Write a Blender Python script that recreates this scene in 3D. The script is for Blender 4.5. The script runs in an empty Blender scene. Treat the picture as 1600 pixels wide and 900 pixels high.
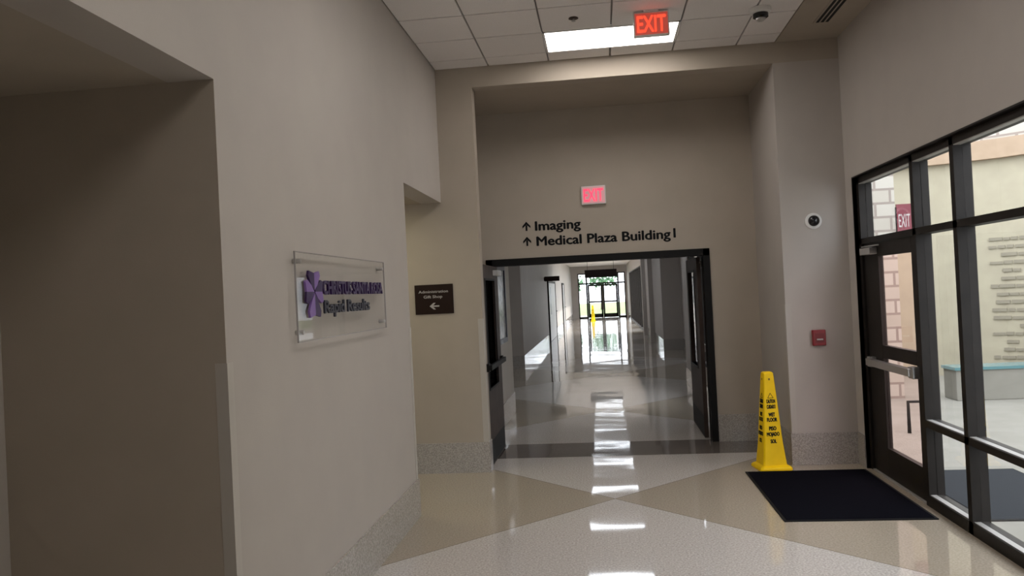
import bpy, bmesh, math, random
from mathutils import Vector, Matrix
random.seed(7)
S = bpy.context.scene
COL = S.collection
PI = math.pi

# ------------------------------------------------------------------ camera
EYE = 1.75
F_PX, YAW, PITCH, ROLL = 1220.74, 0.1131, 0.0083, 0.0494
cd = bpy.data.cameras.new('camera')
cd.sensor_width = 36.0
cd.lens = F_PX / 1600 * 36.0
cd.clip_start = 0.05
cd.clip_end = 400
cam = bpy.data.objects.new('camera', cd)
COL.objects.link(cam)
fwd0 = Vector((-math.sin(YAW), math.cos(YAW), 0))
rgt = Vector((math.cos(YAW), math.sin(YAW), 0))
upz = Vector((0, 0, 1))
fw = fwd0 * math.cos(PITCH) + upz * math.sin(PITCH)
up = -fwd0 * math.sin(PITCH) + upz * math.cos(PITCH)
# image x axis = r*cos + ... ; the frame is turned so that verticals lean
r2 = rgt * math.cos(ROLL) - up * math.sin(ROLL)
u2 = rgt * math.sin(ROLL) + up * math.cos(ROLL)
M = Matrix((r2, u2, -fw)).transposed().to_4x4()
M.translation = Vector((0, 0, EYE))
cam.matrix_world = M
S.camera = cam

# ------------------------------------------------------------------ world and exposure
w = bpy.data.worlds.new('sky')
S.world = w
w.use_nodes = True
nt = w.node_tree
bg = nt.nodes['Background']
bg.inputs['Color'].default_value = (0.86, 0.93, 1.0, 1)
bg.inputs['Strength'].default_value = 5.6
sun_d = bpy.data.lights.new('sun', 'SUN')
sun_d.energy = 3.5
sun_d.angle = 0.02
sun_d.color = (1.0, 0.96, 0.88)
sun = bpy.data.objects.new('sun', sun_d)
COL.objects.link(sun)
SUN_DIR = Vector((-0.87, 0.30, -0.42))      # travels from the courtyard side into the far corridor
sun.rotation_euler = SUN_DIR.to_track_quat('-Z', 'Y').to_euler()

S.view_settings.view_transform = 'Standard'
S.view_settings.look = 'None'
S.view_settings.gamma = 1
S.view_settings.use_curve_mapping = False
S.view_settings.exposure = 0.0

LOBBY_LAMP = 12.2
HALL_LAMP = 10.5

# ------------------------------------------------------------------ materials
def mat(name, color=(0.5, 0.5, 0.5), rough=0.5, metal=0.0, spec=0.5, emit=None, es=1.0):
    m = bpy.data.materials.new(name)
    m.use_nodes = True
    b = m.node_tree.nodes['Principled BSDF']
    b.inputs['Base Color'].default_value = (*color, 1)
    b.inputs['Roughness'].default_value = rough
    b.inputs['Metallic'].default_value = metal
    b.inputs['Specular IOR Level'].default_value = spec
    if emit:
        b.inputs['Emission Color'].default_value = (*emit, 1)
        b.inputs['Emission Strength'].default_value = es
    return m

def N(m, t, **kw):
    n = m.node_tree.nodes.new(t)
    for k, v in kw.items():
        setattr(n, k, v)
    return n

def L(m, a, b):
    m.node_tree.links.new(a, b)

def bsdf(m):
    return m.node_tree.nodes['Principled BSDF']

def coords(m):
    return N(m, 'ShaderNodeTexCoord').outputs['Object']

def noisy(m, c1, c2, scale, detail=4, lo=0.35, hi=0.65, bump=0.0, bscale=None):
    """two-tone procedural colour with an optional fine bump"""
    co = coords(m)
    n = N(m, 'ShaderNodeTexNoise')
    n.inputs['Scale'].default_value = scale
    n.inputs['Detail'].default_value = detail
    L(m, co, n.inputs['Vector'])
    r = N(m, 'ShaderNodeValToRGB')
    r.color_ramp.elements[0].position = lo
    r.color_ramp.elements[0].color = (*c1, 1)
    r.color_ramp.elements[1].position = hi
    r.color_ramp.elements[1].color = (*c2, 1)
    L(m, n.outputs['Fac'], r.inputs['Fac'])
    L(m, r.outputs['Color'], bsdf(m).inputs['Base Color'])
    if bump:
        n2 = N(m, 'ShaderNodeTexNoise')
        n2.inputs['Scale'].default_value = bscale or scale * 4
        L(m, co, n2.inputs['Vector'])
        b = N(m, 'ShaderNodeBump')
        b.inputs['Strength'].default_value = bump
        b.inputs['Distance'].default_value = 0.002
        L(m, n2.outputs['Fac'], b.inputs['Height'])
        L(m, b.outputs['Normal'], bsdf(m).inputs['Normal'])
    return m

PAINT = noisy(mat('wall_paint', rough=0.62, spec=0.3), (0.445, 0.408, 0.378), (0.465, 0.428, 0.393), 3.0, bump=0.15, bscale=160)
PAINT_SHADE = noisy(mat('shaded_wall_paint', rough=0.62, spec=0.3), (0.40, 0.35, 0.29), (0.42, 0.365, 0.305), 3.0, bump=0.15, bscale=160)  # same wall paint, with the warm dark tone of dim areas in its colour
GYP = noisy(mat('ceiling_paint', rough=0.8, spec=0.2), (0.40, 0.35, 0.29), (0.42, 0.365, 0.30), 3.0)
GUARD = mat('corner_guard_vinyl', (0.46, 0.43, 0.39), 0.4)
BLACKM = noisy(mat('dark_bronze_aluminium', rough=0.5, metal=0.0, spec=0.22), (0.012, 0.0095, 0.008), (0.016, 0.013, 0.011), 8)
FRAMEB = mat('black_door_frame_paint', (0.006, 0.0055, 0.0055), 0.6, spec=0.2)
LEAFM = noisy(mat('dark_brown_door_veneer', rough=0.6, spec=0.25), (0.040, 0.027, 0.023), (0.058, 0.040, 0.033), 6, bump=0.1)
PALEDOOR = mat('pale_grey_door_paint', (0.42, 0.40, 0.38), 0.45)
STEEL = mat('brushed_aluminium', (0.55, 0.54, 0.53), 0.35, 0.9)
TRIMGREY = mat('grey_aluminium_trim', (0.42, 0.41, 0.40), 0.5, 0.3)
WHITEP = mat('white_plastic', (0.75, 0.74, 0.72), 0.4)
BLACKG = mat('black_dome_plastic', (0.008, 0.008, 0.010), 0.12)
REDP = noisy(mat('red_plastic', rough=0.35), (0.22, 0.009, 0.014), (0.26, 0.012, 0.018), 20)
BLACKT = mat('black_lettering', (0.006, 0.006, 0.007), 0.7, spec=0.15)
BROWNS = mat('dark_brown_sign_plastic', (0.016, 0.007, 0.005), 0.6, spec=0.2)
SIGNW = mat('white_lettering', (0.45, 0.43, 0.42), 0.5)
PURPLE = mat('deep_purple_lettering', (0.028, 0.007, 0.065), 0.35)
PURPLE2 = mat('light_purple_logo', (0.20, 0.11, 0.34), 0.35)
DARKGREY = mat('charcoal_lettering', (0.03, 0.03, 0.045), 0.4)
YELLOW = noisy(mat('yellow_safety_plastic', rough=0.5, spec=0.2), (0.92, 0.60, 0.003), (0.98, 0.65, 0.006), 9)
RUBBER = noisy(mat('black_ribbed_carpet', rough=1.0, spec=0.0), (0.005, 0.005, 0.008), (0.009, 0.009, 0.012), 240, bump=0.6, bscale=500)
RUBBER2 = noisy(mat('grey_outdoor_carpet', rough=0.95, spec=0.1), (0.03, 0.033, 0.037), (0.042, 0.045, 0.05), 240, bump=0.6, bscale=500)
VENTB = mat('black_slot', (0.004, 0.004, 0.004), 0.8)
STUCCO = noisy(mat('yellow_stucco', rough=0.9, spec=0.1), (0.39, 0.355, 0.27), (0.42, 0.385, 0.29), 5, bump=0.4, bscale=60)
CORNICE = noisy(mat('tan_cornice_stone', rough=0.8, spec=0.2), (0.36, 0.27, 0.19), (0.40, 0.30, 0.215), 6)
CONC = noisy(mat('pale_concrete', rough=0.85, spec=0.2), (0.245, 0.235, 0.205), (0.275, 0.265, 0.235), 3)
GRASS = noisy(mat('grass', rough=0.9, spec=0.1), (0.16, 0.22, 0.10), (0.24, 0.31, 0.14), 3)
HEDGE = noisy(mat('tree_leaves', rough=0.8, spec=0.2), (0.06, 0.14, 0.08), (0.16, 0.27, 0.16), 6)
BARK = noisy(mat('bark', rough=0.9), (0.06, 0.045, 0.03), (0.10, 0.075, 0.05), 12)
WATERBLUE = mat('blue_glass_edge', (0.10, 0.22, 0.24), 0.15)
SIGNRED = mat('maroon_sign_face', (0.16, 0.02, 0.035), 0.5)
BOARD = noisy(mat('notice_papers', rough=0.25), (0.30, 0.31, 0.34), (0.50, 0.50, 0.52), 7, lo=0.45, hi=0.55)
NAVY = mat('dark_navy_frame', (0.015, 0.017, 0.035), 0.35)
GRID = mat('grey_tile_grid', (0.26, 0.25, 0.24), 0.5)
LAMP = mat('lamp_diffuser', (0.9, 0.9, 0.9), 0.4, emit=(1.0, 0.94, 0.89), es=LOBBY_LAMP)
LAMPH = mat('hall_lamp_diffuser', (0.9, 0.9, 0.9), 0.4, emit=(0.88, 0.93, 1.0), es=HALL_LAMP)
LAMPP = mat('passage_lamp_diffuser', (0.9, 0.9, 0.9), 0.4, emit=(1.0, 0.95, 0.68), es=5.0)
EXITFACE = mat('exit_face_panel', (0.5, 0.12, 0.10), 0.3, emit=(0.8, 0.10, 0.06), es=0.35)
EXITTXT = mat('exit_red_letters', (0.8, 0.05, 0.03), 0.3, emit=(1.0, 0.07, 0.03), es=1.4)
EXITFACE2 = mat('exit_wall_face_panel', (0.6, 0.45, 0.45), 0.3, emit=(0.9, 0.22, 0.28), es=0.25)
EXITTXT2 = mat('exit_wall_red_letters', (0.8, 0.05, 0.10), 0.3, emit=(1.0, 0.05, 0.13), es=1.1)

# ceiling tiles: pale mineral board with tiny pits
TILE = noisy(mat('ceiling_tile', rough=0.9, spec=0.1), (0.78, 0.74, 0.72), (0.84, 0.80, 0.78), 130, detail=2, bump=0.3, bscale=200)

# granite baseboard
def granite():
    m = mat('speckled_granite', rough=0.14)
    co = coords(m)
    v = N(m, 'ShaderNodeTexNoise')
    v.inputs['Scale'].default_value = 95
    v.inputs['Detail'].default_value = 3
    L(m, co, v.inputs['Vector'])
    r = N(m, 'ShaderNodeValToRGB')
    e = r.color_ramp.elements
    e[0].position = 0.36; e[0].color = (0.30, 0.28, 0.262, 1)
    e[1].position = 0.62; e[1].color = (0.48, 0.45, 0.42, 1)
    k = r.color_ramp.elements.new(0.5); k.color = (0.385, 0.358, 0.333, 1)
    L(m, v.outputs['Fac'], r.inputs['Fac'])
    L(m, r.outputs['Color'], bsdf(m).inputs['Base Color'])
    return m
GRANITE = granite()

# polished terrazzo: pale field with tan triangles that meet at points on the centre line
def terrazzo():
    m = mat('polished_terrazzo', rough=0.05, spec=0.5)
    co = coords(m)
    sep = N(m, 'ShaderNodeSeparateXYZ'); L(m, co, sep.inputs[0])
    def mth(op, a, b=None, c=None):
        n = N(m, 'ShaderNodeMath', operation=op)
        for i, v in enumerate((a, b, c)):
            if v is None: continue
            if isinstance(v, (int, float)): n.inputs[i].default_value = v
            else: L(m, v, n.inputs[i])
        return n.outputs[0]
    ax = mth('ABSOLUTE', mth('SUBTRACT', sep.outputs['X'], 0.03))
    # distance to the nearest meeting point along the hall (every 4.85 m)
    t = mth('SUBTRACT', sep.outputs['Y'], 6.6 - 2.425)
    t = mth('FLOORED_MODULO', t, 4.85)
    ay = mth('ABSOLUTE', mth('SUBTRACT', t, 2.425))
    d = mth('SUBTRACT', ax, ay)
    tan_mask = mth('GREATER_THAN', d, 0.0)
    line = mth('LESS_THAN', mth('ABSOLUTE', d), 0.006)
    sp = N(m, 'ShaderNodeTexNoise'); sp.inputs['Scale'].default_value = 75; sp.inputs['Detail'].default_value = 3
    L(m, co, sp.inputs['Vector'])
    def ramp(cols):
        r = N(m, 'ShaderNodeValToRGB')
        e = r.color_ramp.elements
        e[0].position = 0.33; e[0].color = (*cols[0], 1)
        e[1].position = 0.66; e[1].color = (*cols[2], 1)
        k = e.new(0.5); k.color = (*cols[1], 1)
        L(m, sp.outputs['Fac'], r.inputs['Fac'])
        return r.outputs['Color']
    pale = ramp([(0.42, 0.385, 0.355), (0.54, 0.50, 0.465), (0.66, 0.62, 0.58)])
    tan = ramp([(0.33, 0.28, 0.22), (0.39, 0.335, 0.265), (0.45, 0.39, 0.32)])
    mx = N(m, 'ShaderNodeMix', data_type='RGBA'); L(m, tan_mask, mx.inputs['Factor'])
    L(m, pale, mx.inputs[6]); L(m, tan, mx.inputs[7])
    mx2 = N(m, 'ShaderNodeMix', data_type='RGBA'); L(m, line, mx2.inputs['Factor'])
    L(m, mx.outputs[2], mx2.inputs[6]); mx2.inputs[7].default_value = (0.22, 0.18, 0.13, 1)
    band = mth('LESS_THAN', mth('ABSOLUTE', mth('SUBTRACT', sep.outputs['Y'], 8.68)), 0.38)
    mx3 = N(m, 'ShaderNodeMix', data_type='RGBA'); L(m, band, mx3.inputs['Factor'])
    L(m, mx2.outputs[2], mx3.inputs[6])
    L(m, ramp([(0.10, 0.085, 0.075), (0.14, 0.12, 0.105), (0.18, 0.155, 0.135)]), mx3.inputs[7])
    L(m, mx3.outputs[2], bsdf(m).inputs['Base Color'])
    # slow waviness of the waxed surface
    wv = N(m, 'ShaderNodeTexNoise'); wv.inputs['Scale'].default_value = 1.1; wv.inputs['Detail'].default_value = 1.5
    L(m, co, wv.inputs['Vector'])
    b = N(m, 'ShaderNodeBump'); b.inputs['Strength'].default_value = 1.0; b.inputs['Distance'].default_value = 0.006
    L(m, wv.outputs['Fac'], b.inputs['Height'])
    L(m, b.outputs['Normal'], bsdf(m).inputs['Normal'])
    return m
TERRAZZO = terrazzo()

def thin_glass(name, tint, refl=1.0, rough=0.0):
    m = bpy.data.materials.new(name); m.use_nodes = True
    t = m.node_tree; t.nodes.clear()
    o = t.nodes.new('ShaderNodeOutputMaterial')
    tr = t.nodes.new('ShaderNodeBsdfTransparent'); tr.inputs[0].default_value = (*tint, 1)
    gl = t.nodes.new('ShaderNodeBsdfGlossy'); gl.inputs['Roughness'].default_value = rough
    fr = t.nodes.new('ShaderNodeFresnel'); fr.inputs[0].default_value = 1.5
    geo = t.nodes.new('ShaderNodeNewGeometry')
    # both faces of the pane reflect alike: flip the index on the back face is not wanted, so use a fixed IOR on the outer side only
    mul = t.nodes.new('ShaderNodeMath'); mul.operation = 'MULTIPLY'; mul.inputs[1].default_value = refl
    sub = t.nodes.new('ShaderNodeMath'); sub.operation = 'SUBTRACT'; sub.inputs[0].default_value = 1.0
    L2 = t.links.new
    L2(geo.outputs['Backfacing'], sub.inputs[1])
    m2 = t.nodes.new('ShaderNodeMath'); m2.operation = 'MULTIPLY'
    L2(fr.outputs[0], mul.inputs[0]); L2(mul.outputs[0], m2.inputs[0]); L2(sub.outputs[0], m2.inputs[1])
    mix = t.nodes.new('ShaderNodeMixShader')
    L2(m2.outputs[0], mix.inputs[0]); L2(tr.outputs[0], mix.inputs[1]); L2(gl.outputs[0], mix.inputs[2])
    L2(mix.outputs[0], o.inputs[0])
    return m
GLASS = thin_glass('window_glass', (0.955, 0.945, 0.94))
DARKGLASS = thin_glass('smoked_door_glass', (0.10, 0.09, 0.11), 0.06)
PINKGLASS = thin_glass('rose_tinted_door_glass', (1.0, 0.88, 0.85))
ACRYLIC = thin_glass('clear_acrylic', (0.985, 0.985, 0.98), 0.35)

def stone_brick():
    m = mat('pale_stone_blocks', rough=0.85, spec=0.2)
    co = coords(m)
    mp = N(m, 'ShaderNodeMapping'); mp.inputs['Rotation'].default_value = (PI/2, 0, 0)
    L(m, co, mp.inputs['Vector'])
    b = N(m, 'ShaderNodeTexBrick')
    b.inputs['Color1'].default_value = (0.42, 0.39, 0.34, 1)
    b.inputs['Color2'].default_value = (0.48, 0.455, 0.41, 1)
    b.inputs['Mortar'].default_value = (0.28, 0.24, 0.215, 1)
    b.inputs['Scale'].default_value = 1.0
    b.inputs['Brick Width'].default_value = 0.42
    b.inputs['Row Height'].default_value = 0.2
    b.inputs['Mortar Size'].default_value = 0.018
    L(m, mp.outputs[0], b.inputs['Vector'])
    L(m, b.outputs['Color'], bsdf(m).inputs['Base Color'])
    return m
STONE = stone_brick()

# ------------------------------------------------------------------ geometry helpers
def cuboid(bm, lo, hi):
    vs = [bm.verts.new((x, y, z)) for x in (lo[0], hi[0]) for y in (lo[1], hi[1]) for z in (lo[2], hi[2])]
    f = [(0, 1, 3, 2), (4, 6, 7, 5), (0, 4, 5, 1), (2, 3, 7, 6), (0, 2, 6, 4), (1, 5, 7, 3)]
    return [bm.faces.new([vs[i] for i in q]) for q in f]

def link(name, me, parent=None):
    o = bpy.data.objects.new(name, me)
    COL.objects.link(o)
    if parent is not None:
        o.parent = parent
    return o

def finish(name, bm, m, parent=None, bevel=0.0, smooth=False):
    bmesh.ops.recalc_face_normals(bm, faces=bm.faces)
    me = bpy.data.meshes.new(name)
    bm.to_mesh(me); bm.free()
    me.materials.append(m)
    if smooth:
        for p in me.polygons: p.use_smooth = True
    o = link(name, me, parent)
    if bevel:
        b = o.modifiers.new('bevel', 'BEVEL'); b.width = bevel; b.segments = 2; b.limit_method = 'ANGLE'
    return o

def boxes(name, lst, m, parent=None, bevel=0.0):
    bm = bmesh.new()
    for lo, hi in lst:
        cuboid(bm, lo, hi)
    return finish(name, bm, m, parent, bevel)

def struct(name, lst, m, parent=None, bevel=0.0):
    o = boxes(name, lst, m, parent, bevel)
    if parent is None: o['kind'] = 'structure'
    return o

def thing(name, label, cat, loc=(0, 0, 0), rotz=0.0, group=None):
    o = link(name, None)
    o.location = loc; o.rotation_euler = (0, 0, rotz)
    o.empty_display_size = 0.1
    return tag(o, label, cat, group)

def tag(o, label, cat, group=None):
    o['label'] = label; o['category'] = cat
    if group: o['group'] = group
    return o

def lathe(name, prof, m, parent=None, seg=32, mtx=None, smooth=True):
    """prof: (radius, height) pairs about local Z"""
    bm = bmesh.new()
    rings = []
    for r, z in prof:
        if r < 1e-6:
            rings.append([bm.verts.new((0, 0, z))])
        else:
            rings.append([bm.verts.new((r*math.cos(2*PI*i/seg), r*math.sin(2*PI*i/seg), z)) for i in range(seg)])
    for a, b in zip(rings, rings[1:]):
        for i in range(seg):
            j = (i+1) % seg
            if len(a) == 1 and len(b) == 1: continue
            if len(a) == 1: bm.faces.new((a[0], b[i], b[j]))
            elif len(b) == 1: bm.faces.new((a[i], a[j], b[0]))
            else: bm.faces.new((a[i], a[j], b[j], b[i]))
    if mtx is not None: bm.transform(mtx)
    o = finish(name, bm, m, parent)
    if smooth:
        for p in o.data.polygons: p.use_smooth = True
        o.data.set_sharp_from_angle(angle=0.6)
    return o

def tube(name, pts, r, m, parent=None, seg=10):
    bm = bmesh.new()
    pts = [Vector(p) for p in pts]
    rings = []
    prev = None
    for i, p in enumerate(pts):
        if i == 0: d = pts[1]-pts[0]
        elif i == len(pts)-1: d = pts[-1]-pts[-2]
        else: d = (pts[i+1]-p).normalized() + (p-pts[i-1]).normalized()
        d.normalize()
        a = d.cross(Vector((0, 0, 1))) if abs(d.z) < 0.9 else d.cross(Vector((1, 0, 0)))
        a.normalize()
        if prev is not None and a.dot(prev) < 0: a = -a
        prev = a
        b = d.cross(a)
        rings.append([bm.verts.new(p + r*(math.cos(2*PI*k/seg)*a + math.sin(2*PI*k/seg)*b)) for k in range(seg)])
    for A, B in zip(rings, rings[1:]):
        for k in range(seg):
            bm.faces.new((A[k], A[(k+1) % seg], B[(k+1) % seg], B[k]))
    bm.faces.new(rings[0]); bm.faces.new(list(reversed(rings[-1])))
    return finish(name, bm, m, parent, smooth=True)

def text_data(body, bold):
    cu = bpy.data.curves.new('lettering_curve', 'FONT')
    cu.body = body; cu.size = 1.0; cu.extrude = 0.0; cu.offset = bold
    cu.resolution_u = 3
    tmp = bpy.data.objects.new('lettering_source', cu)
    COL.objects.link(tmp)
    dg = bpy.context.evaluated_depsgraph_get(); dg.update()
    me = bpy.data.meshes.new_from_object(tmp.evaluated_get(dg))
    bpy.data.objects.remove(tmp); bpy.data.curves.remove(cu)
    xs = [v.co.x for v in me.vertices]
    return me, min(xs), max(xs)

def text_mesh(name, body, m, parent, width, height, mtx, depth=0.003, bold=0.0):
    """lettering as meshes, one per word, fitted to width x cap height; mtx places the lower left corner (text in local XY)"""
    b, bold = bold, 0.0
    me, x0, x1 = text_data(body, bold)
    bpy.data.meshes.remove(me)
    x0 -= b; x1 += b
    sx = width/(x1-x0); sy = height/0.70
    words = body.split(' ')
    for i, wd in enumerate(words):
        me, a0, a1 = text_data(wd, bold)
        if i == 0: shift = 0.0
        else:
            pm, p0, p1 = text_data(' '.join(words[:i+1]), bold)
            bpy.data.meshes.remove(pm)
            shift = (p1-p0) - (a1-a0)
        bm = bmesh.new()
        steps = [(0, 0)] if b == 0 else [(-b, 0), (b, 0), (0, b*0.7), (0, -b*0.7)]      # stroke weight
        for k, (ox, oy) in enumerate(steps):
            b2 = bmesh.new(); b2.from_mesh(me)
            for v in b2.verts:
                v.co.x = (v.co.x-a0+shift+b+ox)*sx; v.co.y = (v.co.y+oy)*sy; v.co.z = 0
            ret = bmesh.ops.extrude_face_region(b2, geom=b2.faces[:])
            for g_ in ret['geom']:
                if isinstance(g_, bmesh.types.BMVert): g_.co.z += depth*(1+0.02*k)
            m2 = bpy.data.meshes.new('stroke'); b2.to_mesh(m2); b2.free()
            bm.from_mesh(m2); bpy.data.meshes.remove(m2)
        bpy.data.meshes.remove(me)
        bm.transform(mtx)
        o = finish(name, bm, m, parent)
    return o

def on_front(x, y, z):      # lettering on a face that looks toward -Y
    return Matrix.Translation((x, y, z)) @ Matrix.Rotation(PI/2, 4, 'X')

def on_left(x, y, z):       # lettering on a face that looks toward +X, read along +Y
    return Matrix.Translation((x, y, z)) @ Matrix.Rotation(PI/2, 4, 'Z') @ Matrix.Rotation(PI/2, 4, 'X')

def poly(bm, pts, lo, hi, place):
    """flat outline pts (u,v) extruded from lo to hi along the normal; place(u,v,n)->xyz"""
    a = [bm.verts.new(place(u, v, lo)) for u, v in pts]
    b = [bm.verts.new(place(u, v, hi)) for u, v in pts]
    bm.faces.new(a); bm.faces.new(list(reversed(b)))
    n = len(pts)
    for i in range(n):
        bm.faces.new((a[i], b[i], b[(i+1) % n], a[(i+1) % n]))

# ------------------------------------------------------------------ key dimensions
XL, XR, XS = -1.545, 2.338, 2.372          # left wall, right wall, storefront face
YA, YB, YP, YD = 3.066, 6.19, 7.683, 8.92  # niche end, wall end, pier face, door wall
ZC, ZS, ZN, ZH = 4.03, 3.83, 2.70, 2.155   # ceiling, alcove soffit, side heads, door head
XPL, XPR = -1.18, 1.734                    # pier edges
BB = 0.30
YE = 50.0                                  # far end of the corridor
ZK = 3.30                                  # corridor ceiling
HL, HR = -1.87, 1.66                       # corridor walls further on
W0 = 2.10; Y0 = -5.0

# ------------------------------------------------------------------ floor and ceilings
struct('floor', [((-6.2, Y0, -0.15), (2.50, YE + 0.2, 0.0))], TERRAZZO)
XG = 1.765
# the lobby tile field; the joints run every 0.6 m, dropped slightly as a grid
tiles = []
xs = [XL, -1.0, -0.4, 0.2, 0.8, 1.4, XG]
ys = [YP]
y = 7.41
while y > Y0: ys.append(y); y -= 0.58
ys.append(Y0)
troffer_rows = [1, 6, 11]       # rows whose two middle tiles are a lamp
g = 0.008
tile_boxes = []
lamp_spots = []
for j in range(len(ys)-1):
    yb, ya = ys[j], ys[j+1]
    for i in range(len(xs)-1):
        if j in troffer_rows and i in (2, 3):
            if i == 2: lamp_spots.append((ya, yb))
            continue
        tile_boxes.append(((xs[i]+g, ya+g, ZC), (xs[i+1]-g, yb-g, ZC+0.02)))
struct('ceiling', tile_boxes, TILE)
grid = struct('ceiling_grid', [((XL, Y0, ZC+0.02), (XG, YP, ZC+0.03))], GRID)
struct('ceiling_border', [((XG, Y0, ZC-0.004), (XR+0.15, YP, ZC+0.03))], GYP)
struct('ceiling_slab', [((-1.9, Y0, ZC+0.10), (2.6, YP+0.2, ZC+0.25))], GYP)

def troffer(ya, yb, label, first, x0=-0.4, x1=0.8, z=ZC, m=LAMP, grp='ceiling lights of the lobby'):
    cx, cy = (x0+x1)/2, (ya+yb)/2
    t = thing('ceiling_light', label, 'ceiling light', (cx, cy, z), 0, grp)
    hx, hy = (x1-x0)/2, (yb-ya)/2
    boxes('light_frame', [((-hx, -hy, -0.004), (hx, -hy+0.02, 0.016)), ((-hx, hy-0.02, -0.004), (hx, hy, 0.016)),
                     ((-hx, -hy, -0.004), (-hx+0.02, hy, 0.016)), ((hx-0.02, -hy, -0.004), (hx, hy, 0.016))], WHITEP, t)
    boxes('diffuser', [((-hx+0.02, -hy+0.02, 0.004), (hx-0.02, hy-0.02, 0.012))], m, t)
    return t
labels = ['long white ceiling light in the tiles just behind the hanging exit sign',
          'white ceiling light in the lobby tiles nearer than the hanging exit sign']
for k, (ya, yb) in enumerate(lamp_spots):
    if k < 2: troffer(ya, yb, labels[k], k == 0, grp='ceiling lights of the lobby')
    else: troffer(ya, yb, 'white lobby ceiling light above the near floor, out of the picture', False)

# ------------------------------------------------------------------ lobby walls
T = 0.20
wl = struct('wall_left', [((XL-T, YA, 0), (XL, YB, ZC+0.03)),
                     ((XL-T, YB, ZN), (XL, YP, ZC+0.03)),
                     ((XL-T, 0.5, ZN), (XL, YA, ZC+0.03)),
                     ((XL-T, Y0, 0), (XL, 0.5, ZC+0.03))], PAINT)
struct('wall_niche', [((-2.55, YA-0.0015, 0), (XL-0.0005, YA, ZN)), ((-2.75, YA, 0), (XL-T, YA+0.15, ZN)), ((-2.75, 0.35, 0), (XL-T, 0.5, ZN))], PAINT_SHADE)  # first box: thin added skin carrying the shade tone over the wall end
struct('wall_niche_back', [((-2.70, 0.5, 0), (-2.55, YA, ZN))], PAINT)
struct('ceiling_niche', [((-2.75, 0.35, ZN), (XL-T, YA+0.15, ZN+0.1))], GYP)
# side passage to the left
struct('wall_passage', [((-6.0, YB-0.15, 0), (XL-T, YB, ZN)), ((-6.15, YB-0.15, 0), (-6.0, YP, ZN))], PAINT_SHADE)
struct('ceiling_passage', [((-6.15, YB-0.15, ZN), (XL-T, YP+0.15, ZN+0.1))], GYP)
pp = 0.16
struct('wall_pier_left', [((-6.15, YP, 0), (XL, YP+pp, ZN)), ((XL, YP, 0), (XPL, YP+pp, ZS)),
                      ((XL-T, YP, ZN), (XL, YP+pp, ZC+0.03))], PAINT_SHADE)
struct('wall_header', [((XL, YP, ZS), (XR+0.15, YP+pp, ZC+0.03))], PAINT_SHADE)
struct('wall_pier_right', [((XPR, YP, 0), (XR+0.15, YD+0.15, ZS))], PAINT)
struct('ceiling_alcove', [((-1.75, YP+pp, ZS), (XR+0.15, YD+0.15, ZS+0.15))], GYP)
struct('wall_alcove_left', [((-1.75, YP+pp, 0), (-1.60, YD+0.15, ZS))], PAINT_SHADE)
OL, OR = -1.30, 1.222
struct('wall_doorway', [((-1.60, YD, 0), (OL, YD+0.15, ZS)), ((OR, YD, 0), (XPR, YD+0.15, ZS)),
                    ((OL, YD, ZH), (OR, YD+0.15, ZS))], PAINT_SHADE)
# right wall round the storefront
YW, YS0, ZW = 7.48, 0.82, 2.67
struct('wall_right', [((XR, YW, 0), (XR+0.15, YP, ZC+0.03)), ((XR, YS0, ZW), (XR+0.15, YW, ZC+0.03)),
                  ((XR, Y0, 0), (XR+0.15, YS0, ZC+0.03))], PAINT)
struct('wall_back', [((-1.9, Y0-0.15, 0), (2.6, Y0, ZC+0.2))], PAINT)

# baseboards
d = 0.012
struct('baseboard_left', [((XL, YA, 0), (XL+d, YB, BB)), ((XL-T, YB, 0), (XL+d, YB+d, BB)), ((XL, Y0, 0), (XL+d, 0.5, BB))], GRANITE)
struct('baseboard_pier_left', [((-6.0, YP-d, 0), (XPL+d, YP, BB)), ((XPL, YP, 0), (XPL+d, YP+pp, BB))], GRANITE)
struct('baseboard_pier_right', [((XPR-d, YP-d, 0), (XR, YP, BB)), ((XPR-d, YP, 0), (XPR, YD-d, BB))], GRANITE)
struct('baseboard_alcove', [((OR+0.001, YD-d, 0), (XPR, YD, BB))], GRANITE)
struct('baseboard_right', [((XR-d, YW, 0), (XR, YP-d, BB))], GRANITE)
struct('baseboard_passage', [((-6.0, YB, 0), (XL-T, YB+d, BB))], GRANITE)

# corner guards: thin pale angle strips wrapped round the outer corners
def guard(x, y, sx, sy, z0, label):
    # legs run from (x,y) along sx (in X) and sy (in Y); the guard lies outside the corner
    t = 0.003; wd = 0.05
    ox, oy = -sx*t, -sy*t
    def mm(a, b): return (min(a, b), max(a, b))
    xa = mm(x+ox, x+sx*wd); ya_ = mm(y+oy, y)
    xb = mm(x+ox, x); yb_ = mm(y, y+sy*wd)
    o = boxes('corner_guard', [((xa[0], ya_[0], z0), (xa[1], ya_[1], 1.525)), ((xb[0], yb_[0], z0), (xb[1], yb_[1], 1.525))], GUARD)
    return tag(o, label, 'corner guard', 'corner guards on the wall edges')
guard(XL, YA, -1, 1, 0.0, 'pale corner guard on the nearest wall edge beside the dark niche')
guard(XL, YB, -1, -1, BB+0.001, 'pale corner guard on the wall edge between acrylic sign and brown sign')
guard(XPL, YP, -1, 1, BB+0.001, 'pale corner guard on the wall edge beside the dark door leaf')
guard(XPR, YP, 1, 1, BB+0.001, 'pale corner guard on the wall edge behind the near yellow cone')

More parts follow.
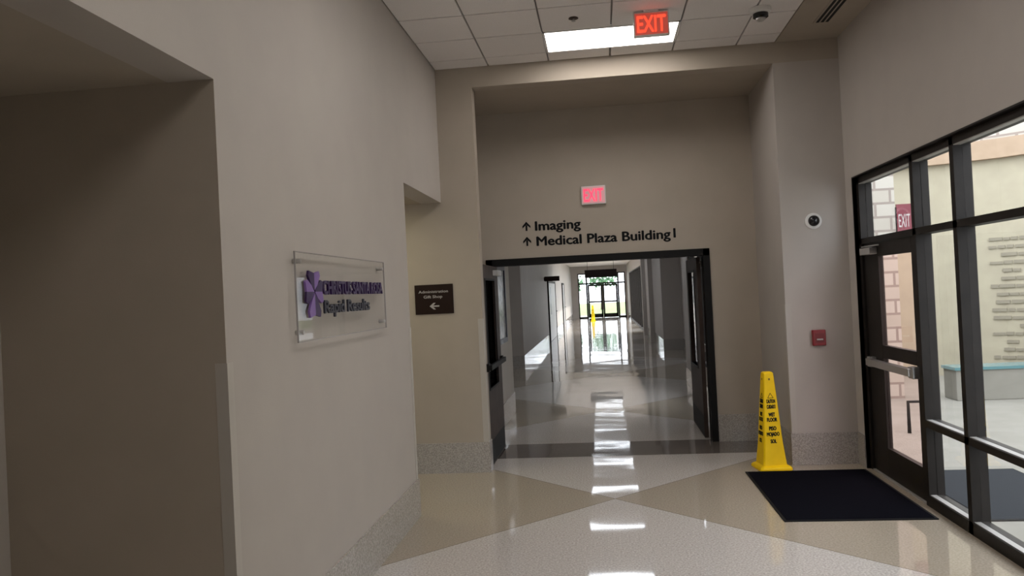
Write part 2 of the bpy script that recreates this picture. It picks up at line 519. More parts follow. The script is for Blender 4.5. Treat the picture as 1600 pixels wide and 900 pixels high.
# ------------------------------------------------------------------ storefront (window_1) with its glass and door_1
SD = 0.115
sf = struct('window_1', [
    ((XS, YS0, 0.0), (XS+SD, 6.19, 0.085)),                   # sill
    ((XS, YS0, 2.605), (XS+SD, YW, ZW)),                      # head
    ((XS, YS0, 2.05), (XS+SD, YW, 2.10)),                     # transom bar
    ((XS, YS0, 0.60), (XS+SD, 6.19, 0.65)),                   # low rail
    ((XS, 7.42, 0.0), (XS+SD, YW, ZW)),                       # jamb
    ((XS, 6.19, 0.0), (XS+SD, 6.25, ZW)), ((XS, 5.50, 0.0), (XS+SD, 5.56, ZW)),
    ((XS, 3.94, 0.0), (XS+SD, 4.0, ZW)), ((XS, 2.38, 0.0), (XS+SD, 2.44, ZW)),
    ((XS, YS0, 0), (XS+SD, YS0+0.06, ZW))], BLACKM)
gz = [(0.085, 0.60), (0.65, 2.05), (2.10, 2.605)]
panes = [(5.56, 6.19), (4.0, 5.50), (2.44, 3.94), (YS0+0.06, 2.38)]
pl = []
for a, b in panes:
    for z0, z1 in gz:
        pl.append(((XS+0.055, a, z0), (XS+0.062, b, z1)))
pl.append(((XS+0.055, 6.25, 2.10), (XS+0.062, 7.42, 2.605)))
boxes('glass', pl, GLASS, sf)
boxes('lit_face_strip', [((XS+0.008, a, z0), (XS+0.05, b, z0+0.006)) for a, b in panes for z0 in (0.085, 0.65)]
      + [((XS+0.004, a, 2.598), (XS+0.05, b, 2.605)) for a, b in panes + [(6.25, 7.42)]], TRIMGREY, sf)  # pale strips put daylight on sill, rail tops and head underside into colour
# side return of the window opening and head strip (wall thickness)
struct('trim_1', [((XR-0.002, YS0, ZW-0.012), (XS, YW+0.012, ZW)), ((XR-0.002, YW, 0), (XS, YW+0.012, ZW-0.012))], BLACKM)
struct('door_1_threshold', [((XS, 6.25, 0.0), (XS+SD, 7.42, 0.012))], TRIMGREY)

LX0, LX1 = XS+0.018, XS+0.063
dr = boxes('door_1', [((LX0, 7.07, 0.014), (LX1, 7.415, 2.045)), ((LX0, 6.255, 0.014), (LX1, 6.34, 2.045)),
                  ((LX0, 6.34, 0.014), (LX1, 7.07, 0.265)), ((LX0, 6.34, 1.045), (LX1, 7.07, 1.155)),
                  ((LX0, 6.34, 1.925), (LX1, 7.07, 2.045))], BLACKM, bevel=0.002)
dr['kind'] = 'structure'
boxes('glass', [((LX0+0.018, 6.34, 0.265), (LX0+0.025, 7.07, 1.045)), ((LX0+0.018, 6.34, 1.155), (LX0+0.025, 7.07, 1.925))], PINKGLASS, dr)
boxes('panic_bar', [((2.315, 6.33, 0.965), (2.365, 7.30, 1.025)), ((2.335, 6.29, 0.950), (LX0, 6.38, 1.040)), ((2.335, 7.24, 0.950), (LX0, 7.32, 1.040))], STEEL, dr, 0.004)
boxes('door_closer', [((2.325, 7.08, 1.945), (LX0, 7.34, 2.005)), ((2.34, 6.95, 2.012), (2.365, 7.34, 2.024))], STEEL, dr, 0.004)
tube('pull_handle', [(LX1, 6.42, 1.28), (LX1+0.06, 6.42, 1.28), (LX1+0.06, 6.42, 0.82), (LX1, 6.42, 0.82)], 0.012, BLACKG, dr)

# ------------------------------------------------------------------ double doors to the corridor (frame + two leaves)
fr = struct('door_2_frame', [((OL, YD-0.02, 0), (OL+0.07, YD+0.17, ZH)), ((OR-0.07, YD-0.02, 0), (OR, YD+0.17, ZH)),
                         ((OL, YD-0.02, ZH-0.075), (OR, YD+0.17, ZH+0.004))], FRAMEB)
def leaf(name, hx, hy, ang, sign, handle_side):
    """a solid leaf with a tall lite; local X runs from the hinge along the leaf"""
    wd, ht, th = 1.13, 2.06, 0.045
    r = link(name, None); r['kind'] = 'structure'
    r.location = (hx, hy, 0.012); r.rotation_euler = (0, 0, ang)
    gx0, gx1, gz0, gz1 = 0.30, wd-0.20, 0.78, 1.90
    h = th/2
    boxes('door_panel', [((0, -h, 0), (gx0, h, ht)), ((gx1, -h, 0), (wd, h, ht)), ((gx0, -h, 0), (gx1, h, gz0)), ((gx0, -h, gz1), (gx1, h, ht))], LEAFM, r)
    boxes('glass', [((gx0, -0.003, gz0), (gx1, 0.003, gz1))], GLASS if handle_side else DARKGLASS, r)
    b = 0.02
    boxes('lite_frame', [((gx0-b, -h-0.006, gz0-b), (gx1+b, h+0.006, gz0)), ((gx0-b, -h-0.006, gz1), (gx1+b, h+0.006, gz1+b)),
                         ((gx0-b, -h-0.006, gz0), (gx0, h+0.006, gz1)), ((gx1, -h-0.006, gz0), (gx1+b, h+0.006, gz1))], FRAMEB, r)
    s = sign
    def yb(a, b2): return (min(s*a, s*b2), max(s*a, s*b2))
    y0, y1 = yb(h, h+0.055)
    boxes('door_closer', [((0.06, y0, 1.955), (0.36, y1, 2.015))], TRIMGREY, r, 0.004)
    y0, y1 = yb(h, h+0.03); y2, y3 = yb(h+0.03, h+0.06)
    boxes('panic_bar', [((0.04, y0, 0.97), (0.12, y1, 1.05)), ((wd-0.12, y0, 0.97), (wd-0.02, y1, 1.05)), ((0.04, y2, 0.985), (wd-0.02, y3, 1.035))], STEEL if handle_side else FRAMEB, r)
    boxes('kick_plate', [((0.02, -h-0.002, 0.02), (wd-0.02, h+0.002, 0.25))], FRAMEB, r)
    return r
leaf('door_2', OL+0.075+0.03, YD-0.03, -PI/2 - 0.01, 1, False)
leaf('door_3', OR-0.075-0.03, YD+0.19, PI/2 - 0.005, -1, True)

# ------------------------------------------------------------------ corridor beyond
struct('wall_corridor_left', [((-1.50, YD+0.15, 0), (-1.36, 11.6, ZK)), ((-2.55, 11.45, 0), (-1.50, 11.6, ZK)),
                          ((-2.55, 11.6, 0), (-2.40, 18.3, ZK)), ((-2.55, 18.3, 0), (HL, 18.45, ZK)),
                          ((HL-0.15, 18.45, 0), (HL, YE, ZK))], PAINT)
struct('baseboard_corridor_left', [((-1.36, YD+0.15, 0), (-1.36+d, 11.6, BB)), ((-2.40, 18.3-d, 0), (HL+d, 18.3, BB)),
                                   ((HL, 18.3, 0), (HL+d, YE, BB)), ((-2.40, 11.6, 0), (-2.40+d, 18.3-d, BB))], GRANITE)
# right: glazed stretch, recess, then long wall with tall windows
RW = 1.45
WA = [(10.9, 13.3)]
struct('wall_corridor_right', [
    ((RW, YD+0.15, 0), (RW+0.15, 10.9, ZK)), ((RW, 13.3, 0), (RW+0.15, 14.2, ZK)),
    ((RW, 10.9, 0), (RW+0.15, 13.3, 0.55)), ((RW, 10.9, 2.45), (RW+0.15, 13.3, ZK)),
    ((RW+0.15, 14.05, 0), (2.35, 14.2, ZK)), ((2.2, 14.2, 0), (2.35, 22.0, ZK)), ((HR, 22.0, 0), (2.35, 22.15, ZK)),
    ((HR, 22.15, 0), (HR+0.15, 31.5, ZK)), ((HR, 46.0, 0), (HR+0.15, YE, ZK)),
    ((HR, 31.5, 2.7), (HR+0.15, 46.0, ZK))], PAINT)
struct('baseboard_corridor_right', [((RW-d, YD+0.15, 0), (RW, 14.2, BB)), ((HR-d, 22.0-d, 0), (2.2, 22.0, BB)),
                                    ((2.2-d, 14.2, 0), (2.2, 22.0-d, BB)), ((HR-d, 22.0, 0), (HR, 31.5, BB)), ((HR-d, 46.0, 0), (HR, YE, BB))], GRANITE)
def side_window(name, y0, y1, z0, z1, n, x):
    lst = [((x+0.02, y0, z0), (x+0.12, y1, z0+0.05)), ((x+0.02, y0, z1-0.05), (x+0.12, y1, z1))]
    for k in range(n+1):
        yy = y0 + (y1-y0-0.05)*k/n
        lst.append(((x+0.02, yy, z0), (x+0.12, yy+0.05, z1)))
    o = struct(name, lst, BLACKM)
    boxes('glass', [((x+0.065, y0+0.05, z0+0.05), (x+0.071, y1-0.05, z1-0.05))], GLASS, o)
    return o
side_window('window_2', 10.9, 13.3, 0.55, 2.45, 2, RW)
side_window('window_3', 31.5, 46.0, 0.0, 2.7, 9, HR)
for yy in (25.5, 29.5):
    struct('trim_2' if yy < 27 else 'trim_3', [((HR-0.14, yy, 0), (HR, yy+0.4, ZK))], PAINT)
struct('ceiling_corridor', [((-2.55, YD+0.15, ZK), (2.35, YE, ZK+0.12))], TILE)

# corridor end: glazed entrance with a pair of doors
EX0, EX1, EZ = -1.45, 1.55, 2.85
struct('wall_end', [((-2.1, YE, 0), (EX0, YE+0.2, ZK+0.1)), ((EX1, YE, 0), (2.2, YE+0.2, ZK+0.1)), ((EX0, YE, EZ), (EX1, YE+0.2, ZK+0.1))], PAINT)
e = struct('window_4', [((EX0, YE+0.03, 0), (EX0+0.07, YE+0.15, EZ)), ((EX1-0.07, YE+0.03, 0), (EX1, YE+0.15, EZ)),
                    ((EX0, YE+0.03, EZ-0.07), (EX1, YE+0.15, EZ)), ((EX0, YE+0.03, 2.14), (EX1, YE+0.15, 2.24)),
                    ((-0.95, YE+0.03, 0), (-0.85, YE+0.15, EZ)), ((1.05, YE+0.03, 0), (1.15, YE+0.15, EZ)),
                    ((EX0, YE+0.03, 0), (-0.95, YE+0.15, 0.08)), ((1.15, YE+0.03, 0), (EX1, YE+0.15, 0.08))], BLACKM)
boxes('glass', [((EX0+0.07, YE+0.08, 0.08), (-0.95, YE+0.086, EZ-0.07)), ((1.15, YE+0.08, 0.08), (EX1-0.07, YE+0.086, EZ-0.07)), ((-0.85, YE+0.08, 2.24), (1.05, YE+0.086, EZ-0.07))], GLASS, e)
for nm, a, b in (('door_4', -0.845, 0.095), ('door_5', 0.105, 1.045)):
    o = struct(nm, [((a, YE+0.06, 0.01), (a+0.11, YE+0.11, 2.13)), ((b-0.11, YE+0.06, 0.01), (b, YE+0.11, 2.13)),
                    ((a, YE+0.06, 0.01), (b, YE+0.11, 0.26)), ((a, YE+0.06, 2.02), (b, YE+0.11, 2.13)), ((a, YE+0.06, 0.97), (b, YE+0.11, 1.07))], BLACKM)
    boxes('glass', [((a+0.11, YE+0.08, 0.26), (b-0.11, YE+0.086, 2.02))], GLASS, o)

# side doors on the corridor's left wall
def side_door(name, y0, y1):
    x = HL
    r = struct(name, [((x, y0, 0), (x+0.05, y0+0.09, 2.18)), ((x, y1-0.09, 0), (x+0.05, y1, 2.18)), ((x, y0, 2.10), (x+0.05, y1, 2.18))], FRAMEB)
    boxes('door_panel', [((x+0.001, y0+0.09, 0.01), (x+0.03, y1-0.09, 2.10))], PALEDOOR, r)
    boxes('vision_lite', [((x+0.03, y0+0.09+(y1-y0)*0.2, 0.95), (x+0.034, y0+0.09+(y1-y0)*0.32, 1.95))], NAVY, r)
    tube('door_handle', [(x+0.03, y1-0.22, 1.0), (x+0.09, y1-0.22, 1.0), (x+0.09, y1-0.40, 1.0)], 0.014, BLACKG, r)
    return r
side_door('door_6', 27.4, 31.6)
side_door('door_7', 37.5, 39.2)

for k, yy in enumerate([13.9, 16.85, 19.8, 22.75, 25.7, 28.65, 31.6, 34.55, 37.5]):
    troffer(yy-0.16, yy+0.16, 'white ceiling light of the corridor beyond the open doors', False, x0=-0.5, x1=0.7, z=ZK-0.012, m=LAMPH, grp='ceiling lights of the far corridor')
for x in (-2.6, -4.4):
    troffer(6.65, 7.23, 'ceiling light inside the side passage left of the brown sign', False, x0=x-0.6, x1=x+0.6, z=ZN-0.012, m=LAMPP, grp='ceiling lights of the side passage')

# ------------------------------------------------------------------ ceiling items
def exit_sign(label, x0, x1, z0, z1, yf, depth, face, txt, hang=False):
    cx = (x0+x1)/2
    t = thing('exit_sign', label, 'exit sign', (cx, yf+depth/2, z0))
    wd, ht = x1-x0, z1-z0
    h = depth/2
    fb = 0.012
    boxes('housing', [((-wd/2, -h+0.004, 0), (wd/2, h, ht))], WHITEP, t, 0.004)
    boxes('face_panel', [((-wd/2+fb, -h, fb), (wd/2-fb, -h+0.004, ht-fb))], face, t)
    text_mesh('exit_letters', 'EXIT', txt, t, wd-0.055, ht-0.065, on_front(-wd/2+0.0275, -h, 0.0325), 0.003, bold=0.022)
    if hang:
        boxes('mounting_canopy', [((-0.06, -h, ht), (0.06, h, ht+0.014))], WHITEP, t)
    return t
exit_sign('glowing red exit sign hanging from the ceiling in front of the light', 0.375, 0.665, 3.815, 4.014, 6.49, 0.05, EXITFACE, EXITTXT, True)
exit_sign('small pink-lit exit sign on the wall above the wall lettering', -0.168, 0.107, 2.725, 2.932, YD-0.055, 0.055, EXITFACE2, EXITTXT2)

# ceiling camera dome
t = thing('dome_camera', 'small white ceiling dome camera with black ring at the top right', 'camera', (1.435, 6.70, ZC))
lathe('mounting_base', [(0.0, 0.0), (0.085, 0.0), (0.085, -0.035), (0.06, -0.045), (0.0, -0.045)], WHITEP, t)
lathe('dome_ring', [(0.0, -0.045), (0.062, -0.045), (0.062, -0.075), (0.045, -0.085), (0.045, -0.070), (0.0, -0.070)], BLACKG, t)
lathe('lens_dome', [(0.044, -0.070), (0.038, -0.095), (0.022, -0.108), (0.0, -0.112)], STEEL, t)
# sprinkler
t = thing('fire_sprinkler', 'small dark recessed sprinkler in the ceiling tile left of the exit sign', 'sprinkler', (-0.115, 6.53, ZC))
lathe('escutcheon', [(0.0, 0.0), (0.038, 0.0), (0.042, -0.006), (0.030, -0.010), (0.0, -0.010)], mat('dark_bronze_escutcheon', (0.07, 0.05, 0.04), 0.5, 0.4), t)
lathe('deflector', [(0.0, -0.010), (0.008, -0.010), (0.006, -0.024), (0.018, -0.027), (0.018, -0.029), (0.0, -0.030)], TRIMGREY, t)
# slot diffuser
t = thing('slot_air_vent', 'linear ceiling air vent with three black slots near the right wall', 'air vent', (2.06, 6.0, ZC-0.004))
boxes('vent_frame', [((-0.075, -1.20, -0.006), (-0.055, 1.18, 0.0)), ((0.055, -1.20, -0.006), (0.075, 1.18, 0.0)),
                ((-0.027, -1.20, -0.005), (-0.014, 1.18, 0.0)), ((0.014, -1.20, -0.005), (0.027, 1.18, 0.0)),
                ((-0.075, 1.18, -0.006), (0.075, 1.195, 0.0)), ((-0.075, -1.215, -0.006), (0.075, -1.20, 0.0))], GYP, t)
for xx in (-0.041, 0.0, 0.041):
    boxes('vent_slot', [((xx-0.014, -1.20, -0.003), (xx+0.014, 1.18, -0.0005))], VENTB, t)

# ------------------------------------------------------------------ wall items
# directional lettering above the doors
def arrow_up(parent, x, z, h):
    bm = bmesh.new()
    wd = h*0.44; s = h*0.10
    place = lambda u, v, n: (x+u, YD-n, z+v)
    poly(bm, [(-s, 0), (s, 0), (s, h*0.62), (-s, h*0.62)], 0, 0.004, place)
    poly(bm, [(0, h), (-wd, h*0.52), (-wd, h*0.28), (0, h*0.68), (wd, h*0.28), (wd, h*0.52)], 0, 0.0045, place)
    return finish('up_arrow', bm, BLACKT, parent)
t = thing('wall_lettering', 'black wall letters reading Imaging with an up arrow', 'lettering', (0, 0, 0), 0, 'black directional lettering above the doors')
arrow_up(t, -0.812, 2.470, 0.105)
text_mesh('word', 'Imaging', BLACKT, t, 0.525, 0.105, on_front(-0.715, YD, 2.468), 0.004, bold=0.034)
t = thing('wall_lettering', 'black wall letters reading Medical Plaza Building I, lower of two lines', 'lettering', (0, 0, 0), 0, 'black directional lettering above the doors')
arrow_up(t, -0.812, 2.297, 0.105)
text_mesh('word', 'Medical Plaza Building', BLACKT, t, 1.515, 0.105, on_front(-0.706, YD, 2.293), 0.004, bold=0.034)
text_mesh('word', 'I', BLACKT, t, 0.026, 0.105, on_front(0.838, YD, 2.300), 0.004, bold=0.02)

# brown direction sign
t = thing('direction_sign', 'small dark brown sign with white left arrow on the left pier', 'sign', (-1.66, YP, 1.593))
boxes('sign_plate', [((-0.195, -0.012, 0), (0.195, 0, 0.295))], BROWNS, t, 0.003)
bm = bmesh.new()
pl_ = lambda u, v, n: (u, -0.012-n, v)
poly(bm, [(-0.02, 0.072), (0.05, 0.072), (0.05, 0.086), (-0.02, 0.086)], 0, 0.0022, pl_)
poly(bm, [(-0.048, 0.079), (-0.008, 0.112), (0.014, 0.112), (-0.018, 0.079), (0.014, 0.046), (-0.008, 0.046)], 0, 0.002, pl_)
finish('left_arrow', bm, SIGNW, t)
text_mesh('word', 'Administration', SIGNW, t, 0.300, 0.026, on_front(-0.155, -0.012, 0.212), 0.002, bold=0.01)
text_mesh('word', 'Gift Shop', SIGNW, t, 0.190, 0.028, on_front(-0.105, -0.012, 0.160), 0.002, bold=0.01)

# clear acrylic sign on the left wall
t = thing('acrylic_sign', 'clear acrylic wall sign with purple cross logo and purple lettering', 'sign', (XL, 4.555, 1.791))
hy, hz = 0.80, 0.226
boxes('acrylic_plate', [((0.030, -hy, -hz), (0.038, hy, hz))], ACRYLIC, t)
e_ = 0.004
boxes('polished_edge', [((0.0295, -hy-e_, -hz), (0.0385, -hy, hz)), ((0.0295, hy, -hz), (0.0385, hy+e_, hz)),
                        ((0.0295, -hy-e_, hz), (0.0385, hy+e_, hz+e_)), ((0.0295, -hy-e_, -hz-e_), (0.0385, hy+e_, -hz))],
      mat('acrylic_edge', (0.36, 0.34, 0.33), 0.25), t)
for sy in (-1, 1):
    for sz in (-1, 1):
        lathe('standoff', [(0.0, 0.0), (0.012, 0.0), (0.012, 0.040), (0.010, 0.044), (0.0, 0.044)], STEEL, t, 16,
              Matrix.Translation((0, sy*(hy-0.055), sz*(hz-0.045))) @ Matrix.Rotation(PI/2, 4, 'Y'))
# logo: a cross of four flared petals, dark and light halves
lc = (-0.585, 0.025)
def petal(bm, ang, r0, r1, w0, w1, n0, n1, half):
    ca, sa = math.cos(ang), math.sin(ang)
    def P(u, v, n):
        return (0.038+n, lc[0] + (u*ca - v*sa), lc[1] + (u*sa + v*ca))
    pts = [(r0, 0), (r0+0.3*(r1-r0), half*w0), (r0+0.75*(r1-r0), half*w1), (r1, half*w1*0.86), (r1-0.012, 0)]
    poly(bm, pts, n0, n1, P)
for nm, mt_, half in (('logo_dark_petals', PURPLE, 1), ('logo_light_petals', PURPLE2, -1)):
    bm = bmesh.new()
    petal(bm, PI/2, 0.006, 0.110, 0.045, 0.085, 0, 0.012, half)
    petal(bm, -PI/2, 0.006, 0.135, 0.042, 0.085, 0, 0.012, half)
    petal(bm, PI, 0.006, 0.125, 0.034, 0.062, 0, 0.012, half)
    petal(bm, 0, 0.006, 0.125, 0.034, 0.062, 0, 0.012, half)
    finish(nm, bm, mt_, t)
text_mesh('word', 'CHRISTUS SANTA ROSA', PURPLE, t, 1.16, 0.072, on_left(0.038, -0.455, 0.012), 0.012, bold=0.04)
text_mesh('word', 'Rapid Results', DARKGREY, t, 0.835, 0.070, on_left(0.038, -0.44, -0.092), 0.010, bold=0.03)

# round wall camera and fire pull station on the right pier
t = thing('wall_camera', 'round white wall device with black dome on the right pier', 'camera', (2.03, YP, 2.305))
R = Matrix.Rotation(PI/2, 4, 'X')
lathe('mounting_ring', [(0.0, 0.0), (0.076, 0.0), (0.076, 0.012), (0.060, 0.022), (0.0, 0.022)], WHITEP, t, 32, R)
lathe('black_dome', [(0.052, 0.021), (0.050, 0.040), (0.036, 0.060), (0.018, 0.069), (0.0, 0.071)], BLACKG, t, 32, R)
t = thing('fire_pull_station', 'red fire alarm pull station on the wall above the black mat', 'fire alarm', (2.02, YP, 1.126))
boxes('alarm_housing', [((-0.06, -0.045, 0), (0.06, 0, 0.148))], REDP, t, 0.006)
boxes('pull_lever', [((-0.026, -0.060, 0.052), (0.030, -0.046, 0.066))], TRIMGREY, t, 0.003)
boxes('recess_panel', [((-0.044, -0.048, 0.028), (0.044, -0.0445, 0.118))], mat('deep_red_plastic', (0.17, 0.008, 0.01), 0.4), t)

# framed notice board just inside the corridor on the left
t = thing('notice_board', 'tall dark-framed notice board on the corridor wall beside the left door', 'notice board', (-1.36, 10.35, 1.10))
boxes('board_frame', [((0, -0.55, 0), (0.03, -0.49, 1.05)), ((0, 0.49, 0), (0.03, 0.55, 1.05)), ((0, -0.49, 0), (0.03, 0.49, 0.06)), ((0, -0.49, 0.99), (0.03, 0.49, 1.05))], NAVY, t)
boxes('board_panel', [((0, -0.49, 0.06), (0.015, 0.49, 0.99))], BOARD, t)

# hanging signs in the corridor
t = thing('hanging_sign', 'long dark overhead sign hanging across the far corridor', 'sign', (0.02, 30.1, 2.24))
boxes('sign_panel', [((-0.61, -0.02, 0), (0.61, 0.02, 0.30))], BROWNS, t)
for xx in (-0.5, 0.5):
    boxes('hanger_rod', [((xx-0.006, -0.006, 0.30), (xx+0.006, 0.006, ZK-2.24))], FRAMEB, t)
t = thing('projecting_sign', 'short dark sign projecting from the corridor left wall above pale doors', 'sign', (HL, 26.0, 2.13))
boxes('sign_panel', [((0.02, -0.02, 0), (0.52, 0.02, 0.16))], BROWNS, t)
boxes('wall_bracket', [((0, -0.03, 0.02), (0.02, 0.03, 0.14))], FRAMEB, t)

# ------------------------------------------------------------------ yellow wet floor cones
def cone(label, loc, rz):
    t = thing('wet_floor_cone', label, 'safety cone', loc, rz, 'yellow wet floor cones')
    prof = [(0.150, 0.0), (0.150, 0.018), (0.140, 0.032), (0.112, 0.045), (0.106, 0.10), (0.090, 0.25), (0.048, 0.86), (0.044, 0.895), (0.034, 0.905)]
    bm = bmesh.new()
    rings = []
    for hw, z in prof:
        c = hw*0.12
        pts = [(-hw+c, -hw), (hw-c, -hw), (hw, -hw+c), (hw, hw-c), (hw-c, hw), (-hw+c, hw), (-hw, hw-c), (-hw, -hw+c)]
        rings.append([bm.verts.new((x, y, z)) for x, y in pts])
    for A, B in zip(rings, rings[1:]):
        for k in range(8): bm.faces.new((A[k], A[(k+1) % 8], B[(k+1) % 8], B[k]))
    bm.faces.new(rings[0]); bm.faces.new(rings[-1])
    finish('cone_body', bm, YELLOW, t, bevel=0.002)
    rows = [('CAUTION', 0.084, 0.618), ('CUIDADO', 0.084, 0.568), ('WET', 0.062, 0.495), ('FLOOR', 0.096, 0.448), ('PISO', 0.070, 0.368), ('MOJADO', 0.120, 0.315), ('SOL', 0.058, 0.250)]
    hw_at = lambda z: 0.090 + (0.048-0.090)*(z-0.25)/0.61
    tilt = math.atan2(0.090-0.048, 0.61)
    for ang in (0, -PI/2, PI/2, PI):
        RZ = Matrix.Rotation(ang, 4, 'Z')
        for s, wd, z in rows:
            mtx = RZ @ Matrix.Translation((-wd/2, -hw_at(z)-0.0005, z)) @ Matrix.Rotation(PI/2 - tilt, 4, 'X')
            text_mesh('warning_text', s, BLACKT, t, wd, 0.034, mtx, 0.0015, bold=0.075)
        bm = bmesh.new()
        z0 = 0.665
        pf = lambda u, v, n: (u, -hw_at(z0+v)-n-0.0005, z0+v)
        for a, b in (((-0.026, 0), (0.026, 0)), ((0.026, 0), (0, 0.045)), ((0, 0.045), (-0.026, 0))):
            a, b = Vector(a), Vector(b); n_ = Vector((-(b-a).y, (b-a).x)).normalized()*0.0022
            poly(bm, [tuple(a-n_), tuple(b-n_), tuple(b+n_), tuple(a+n_)], 0, 0.0016, pf)
        bm.transform(RZ)
        finish('warning_triangle', bm, BLACKT, t)
        bm = bmesh.new()
        pf2 = lambda u, v, n: (u, -hw_at(0.83+v)-n-0.0005, 0.83+v)
        poly(bm, [(-0.008, 0), (0.008, 0), (0.008, 0.018), (-0.008, 0.018)], 0, 0.0016, pf2)
        bm.transform(RZ)
        finish('grip_hole', bm, mat('brown_shadow_slot', (0.20, 0.11, 0.01), 0.6) if 'brown_shadow_slot' not in bpy.data.materials else bpy.data.materials['brown_shadow_slot'], t)
    return t
cone('tall yellow wet floor cone beside the black entrance mat', (1.512, 7.590, 0), 0.14)
def copy_thing(src, label, loc, rz):
    r = src.copy(); COL.objects.link(r); r.location = loc; r.rotation_euler = (0, 0, rz); r['label'] = label
    for c in src.children:
        k = c.copy(); COL.objects.link(k); k.parent = r
    return r
copy_thing(next(o for o in COL.objects if o.name == 'wet_floor_cone'), 'tiny distant yellow wet floor cone by the doors at the corridor end', (-0.52, 44.6, 0), 0.1)

# ------------------------------------------------------------------ mats
def floor_mat(x0, x1, y0, y1, m, label, z=0.0):
    t = thing('floor_mat', label, 'floor mat', ((x0+x1)/2, (y0+y1)/2, z))
    a, b = (x1-x0)/2, (y1-y0)/2
    boxes('carpet_pad', [((-a+0.02, -b+0.02, 0.001), (a-0.02, b-0.02, 0.011))], m, t, 0.002)
    boxes('rubber_border', [((-a, -b, 0), (a, -b+0.02, 0.008)), ((-a, b-0.02, 0), (a, b, 0.008)), ((-a, -b+0.02, 0), (-a+0.02, b-0.02, 0.008)), ((a-0.02, -b+0.02, 0), (a, b-0.02, 0.008))], BLACKT, t)
floor_mat(1.24, 2.305, 5.87, 7.425, RUBBER, 'black rectangular entrance mat on the polished floor inside the glass door')
floor_mat(2.62, 3.55, 5.87, 7.40, RUBBER2, 'dark doormat outside behind the glass, seen through the low panes', -0.02)

# ------------------------------------------------------------------ outside: courtyard by the storefront
struct('ground_courtyard', [((2.50, Y0, -0.14), (14.0, 16.0, -0.02))], CONC)
# curved stucco wall
arc = [(4.3, 14.5), (5.2, 14.45), (6.0, 14.25), (6.7, 13.9), (7.3, 13.4), (7.9, 12.7), (8.4, 11.9), (8.8, 11.0), (9.1, 9.8), (9.3, 8.0), (9.35, 4.0), (9.35, -2.0)]
def ribbon(name, pts, z0, z1, off, th, m, parent=None):
    bm = bmesh.new()
    P = [Vector((x, y)) for x, y in pts]
    nrm = []
    for i in range(len(P)):
        dv = P[min(i+1, len(P)-1)] - P[max(i-1, 0)]
        nrm.append(Vector((dv.y, -dv.x)).normalized())   # toward the courtyard
    rows = []
    for p, n in zip(P, nrm):
        a = p + n*off; b = p + n*(off-th)
        # toward courtyard for a path that goes right then toward the viewer is -n
        rows.append([bm.verts.new((q.x, q.y, z)) for q, z in ((a, z0), (a, z1), (b, z1), (b, z0))])
    for A, B in zip(rows, rows[1:]):
        for k in range(4): bm.faces.new((A[k], A[(k+1) % 4], B[(k+1) % 4], B[k]))
    bm.faces.new(rows[0]); bm.faces.new(list(reversed(rows[-1])))
    return finish(name, bm, m, parent)
cw = link('courtyard_building', None)
tag(cw, 'pale yellow curved building wall with tan cornice seen through the storefront', 'building')
ribbon('stucco_wall', arc, -0.02, 3.62, 0.0, 0.3, STUCCO, cw)
ribbon('cornice', arc, 3.62, 3.94, 0.12, 0.42, CORNICE, cw)
ribbon('stone_wall', arc, 3.94, 6.2, -0.02, 0.28, STONE, cw)
# inscription: rows of small dark unreadable strokes on the curved wall
bm = bmesh.new()
def along(s):
    P = [Vector(p) for p in arc]
    acc = 0
    for a, b in zip(P, P[1:]):
        l = (b-a).length
        if acc + l >= s: 
            dv = (b-a)/l
            return a + dv*(s-acc), Vector((dv.y, -dv.x)), dv
        acc += l
    return P[-1], Vector((0, -1)), Vector((1, 0))
rw = 0
z = 2.25
while z > 0.02:
    s = 2.30 + random.uniform(0.0, 0.22) * (1 if rw % 3 else 0.2)
    s_end = 6.2 + random.uniform(-0.4, 0.3)
    while s < s_end:
        l = random.uniform(0.08, 0.26)
        if random.random() > 0.07:
            hgt = random.uniform(0.045, 0.06)
            (p, n, dv), (p2, n2, dv2) = along(s), along(s+l)
            q, q2 = p + n*0.02, p2 + n2*0.02
            back, back2 = p - n*0.01, p2 - n2*0.01
            vs = [bm.verts.new((v.x, v.y, zz)) for v in (q, q2, back2, back) for zz in (z, z+hgt)]
            for f in ((0, 2, 3, 1), (2, 4, 5, 3), (4, 6, 7, 5), (6, 0, 1, 7), (1, 3, 5, 7), (0, 6, 4, 2)):
                bm.faces.new([vs[i] for i in f])
        s += l + random.uniform(0.012, 0.03)
    z -= 0.132; rw += 1
ins = finish('wall_inscription', bm, mat('grey_inscription', (0.25, 0.225, 0.17), 0.7), cw)
ins['kind'] = 'stuff'
# stone pillar with small maroon sign
pi_ = boxes('stone_pillar', [((3.90, 11.8, -0.02), (4.26, 12.25, 5.6))], STONE)
tag(pi_, 'pale block stone pillar outside, seen through the glass door', 'pillar')
t = thing('outdoor_sign', 'maroon sign with pale letters on the stone pillar outside', 'sign', (4.37, 11.8, 2.33))
boxes('sign_bracket', [((-0.11, -0.02, 0.04), (-0.10, 0.02, 0.40))], FRAMEB, t)
boxes('sign_panel', [((-0.10, -0.03, 0), (0.10, 0, 0.44))], SIGNRED, t)
text_mesh('word', 'EXIT', SIGNW, t, 0.155, 0.19, on_front(-0.078, -0.03, 0.11), 0.003, bold=0.0)
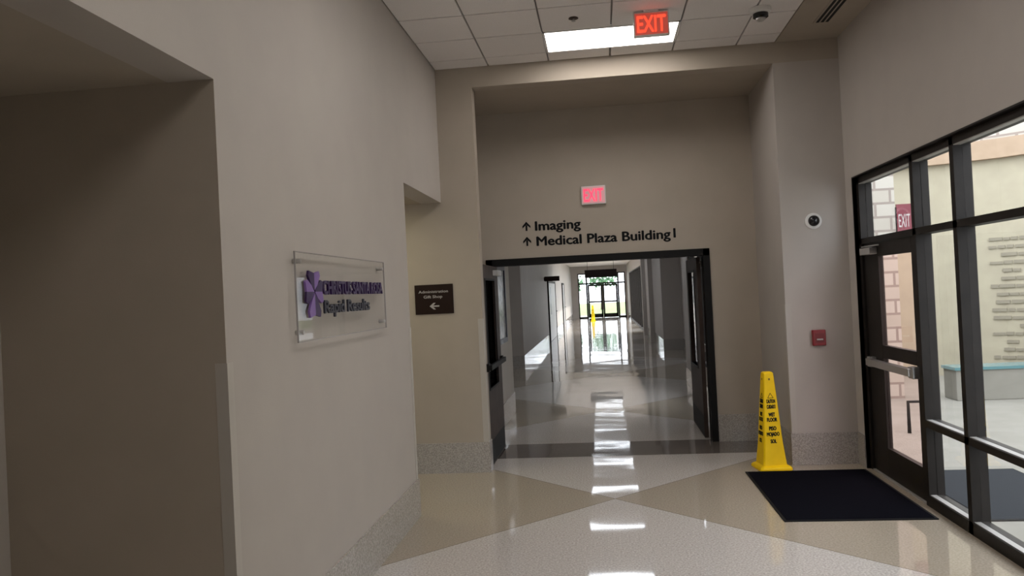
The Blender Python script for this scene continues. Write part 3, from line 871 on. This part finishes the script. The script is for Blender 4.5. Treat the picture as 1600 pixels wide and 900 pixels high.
# low curb bench with blue glass edge, and rail loops
bch = thing('curb_bench', 'long low pale bench with a blue edge across the courtyard outside', 'bench', (6.3, 11.6, -0.02))
boxes('bench_body', [((-1.5, -0.2, 0), (1.5, 0.2, 0.42))], CONC, bch, 0.01)
boxes('bench_edge', [((-1.52, -0.22, 0.42), (1.52, 0.22, 0.46))], WATERBLUE, bch)
def rail(label, x, y, h, w_, grp):
    o = tube('handrail', [(x, y, -0.02), (x, y, h), (x+w_, y, h), (x+w_, y, -0.02)], 0.02, FRAMEB)
    tag(o, label, 'handrail', grp)
rail('dark outdoor handrail loop, farther one seen through the glass door', 3.95, 10.4, 1.13, 0.14, 'handrails outside')
rail('dark outdoor handrail loop, nearer one low behind the panic bar', 3.35, 9.2, 0.33, 0.15, 'handrails outside')

# ------------------------------------------------------------------ outside: lawn and trees past the corridor
struct('ground_lawn', [((-16, YE+6, -0.16), (30, 110, -0.03))], GRASS)
struct('ground_path', [((-16, YE+0.2, -0.15), (30, YE+6, -0.02)), ((2.60, 16.0, -0.14), (12.0, YE+0.2, -0.02))], CONC)
def tree(x, y, h, label):
    t = thing('tree', label, 'tree', (x, y, -0.03), 0, 'trees past the far doors')
    lathe('trunk', [(0.0, 0.0), (0.22, 0.0), (0.15, 0.6), (0.12, h*0.55), (0.0, h*0.6)], BARK, t, 12)
    bm = bmesh.new()
    rnd = random.Random(int(x*7+y))
    for k in range(420):
        a = rnd.uniform(0, 2*PI); v = rnd.uniform(-1, 1); r = h*0.34*rnd.uniform(0.45, 1.0)
        c = Vector((math.cos(a)*math.sqrt(1-v*v)*r, math.sin(a)*math.sqrt(1-v*v)*r, v*r*0.8 + h*0.68))
        s = rnd.uniform(0.16, 0.32)
        q = [Vector((rnd.uniform(-s, s), rnd.uniform(-s, s), rnd.uniform(-s, s))) for _ in range(3)]
        bm.faces.new([bm.verts.new(c+p) for p in q] )
    finish('foliage', bm, HEDGE, t)
tree(-2.6, 64, 3.6, 'small round tree on the lawn behind the left side of the far doors')
tree(0.1, 72, 4.4, 'small round tree on the lawn straight behind the far doors')
tree(3.4, 68, 3.4, 'small round tree on the lawn behind the right side of the far doors')
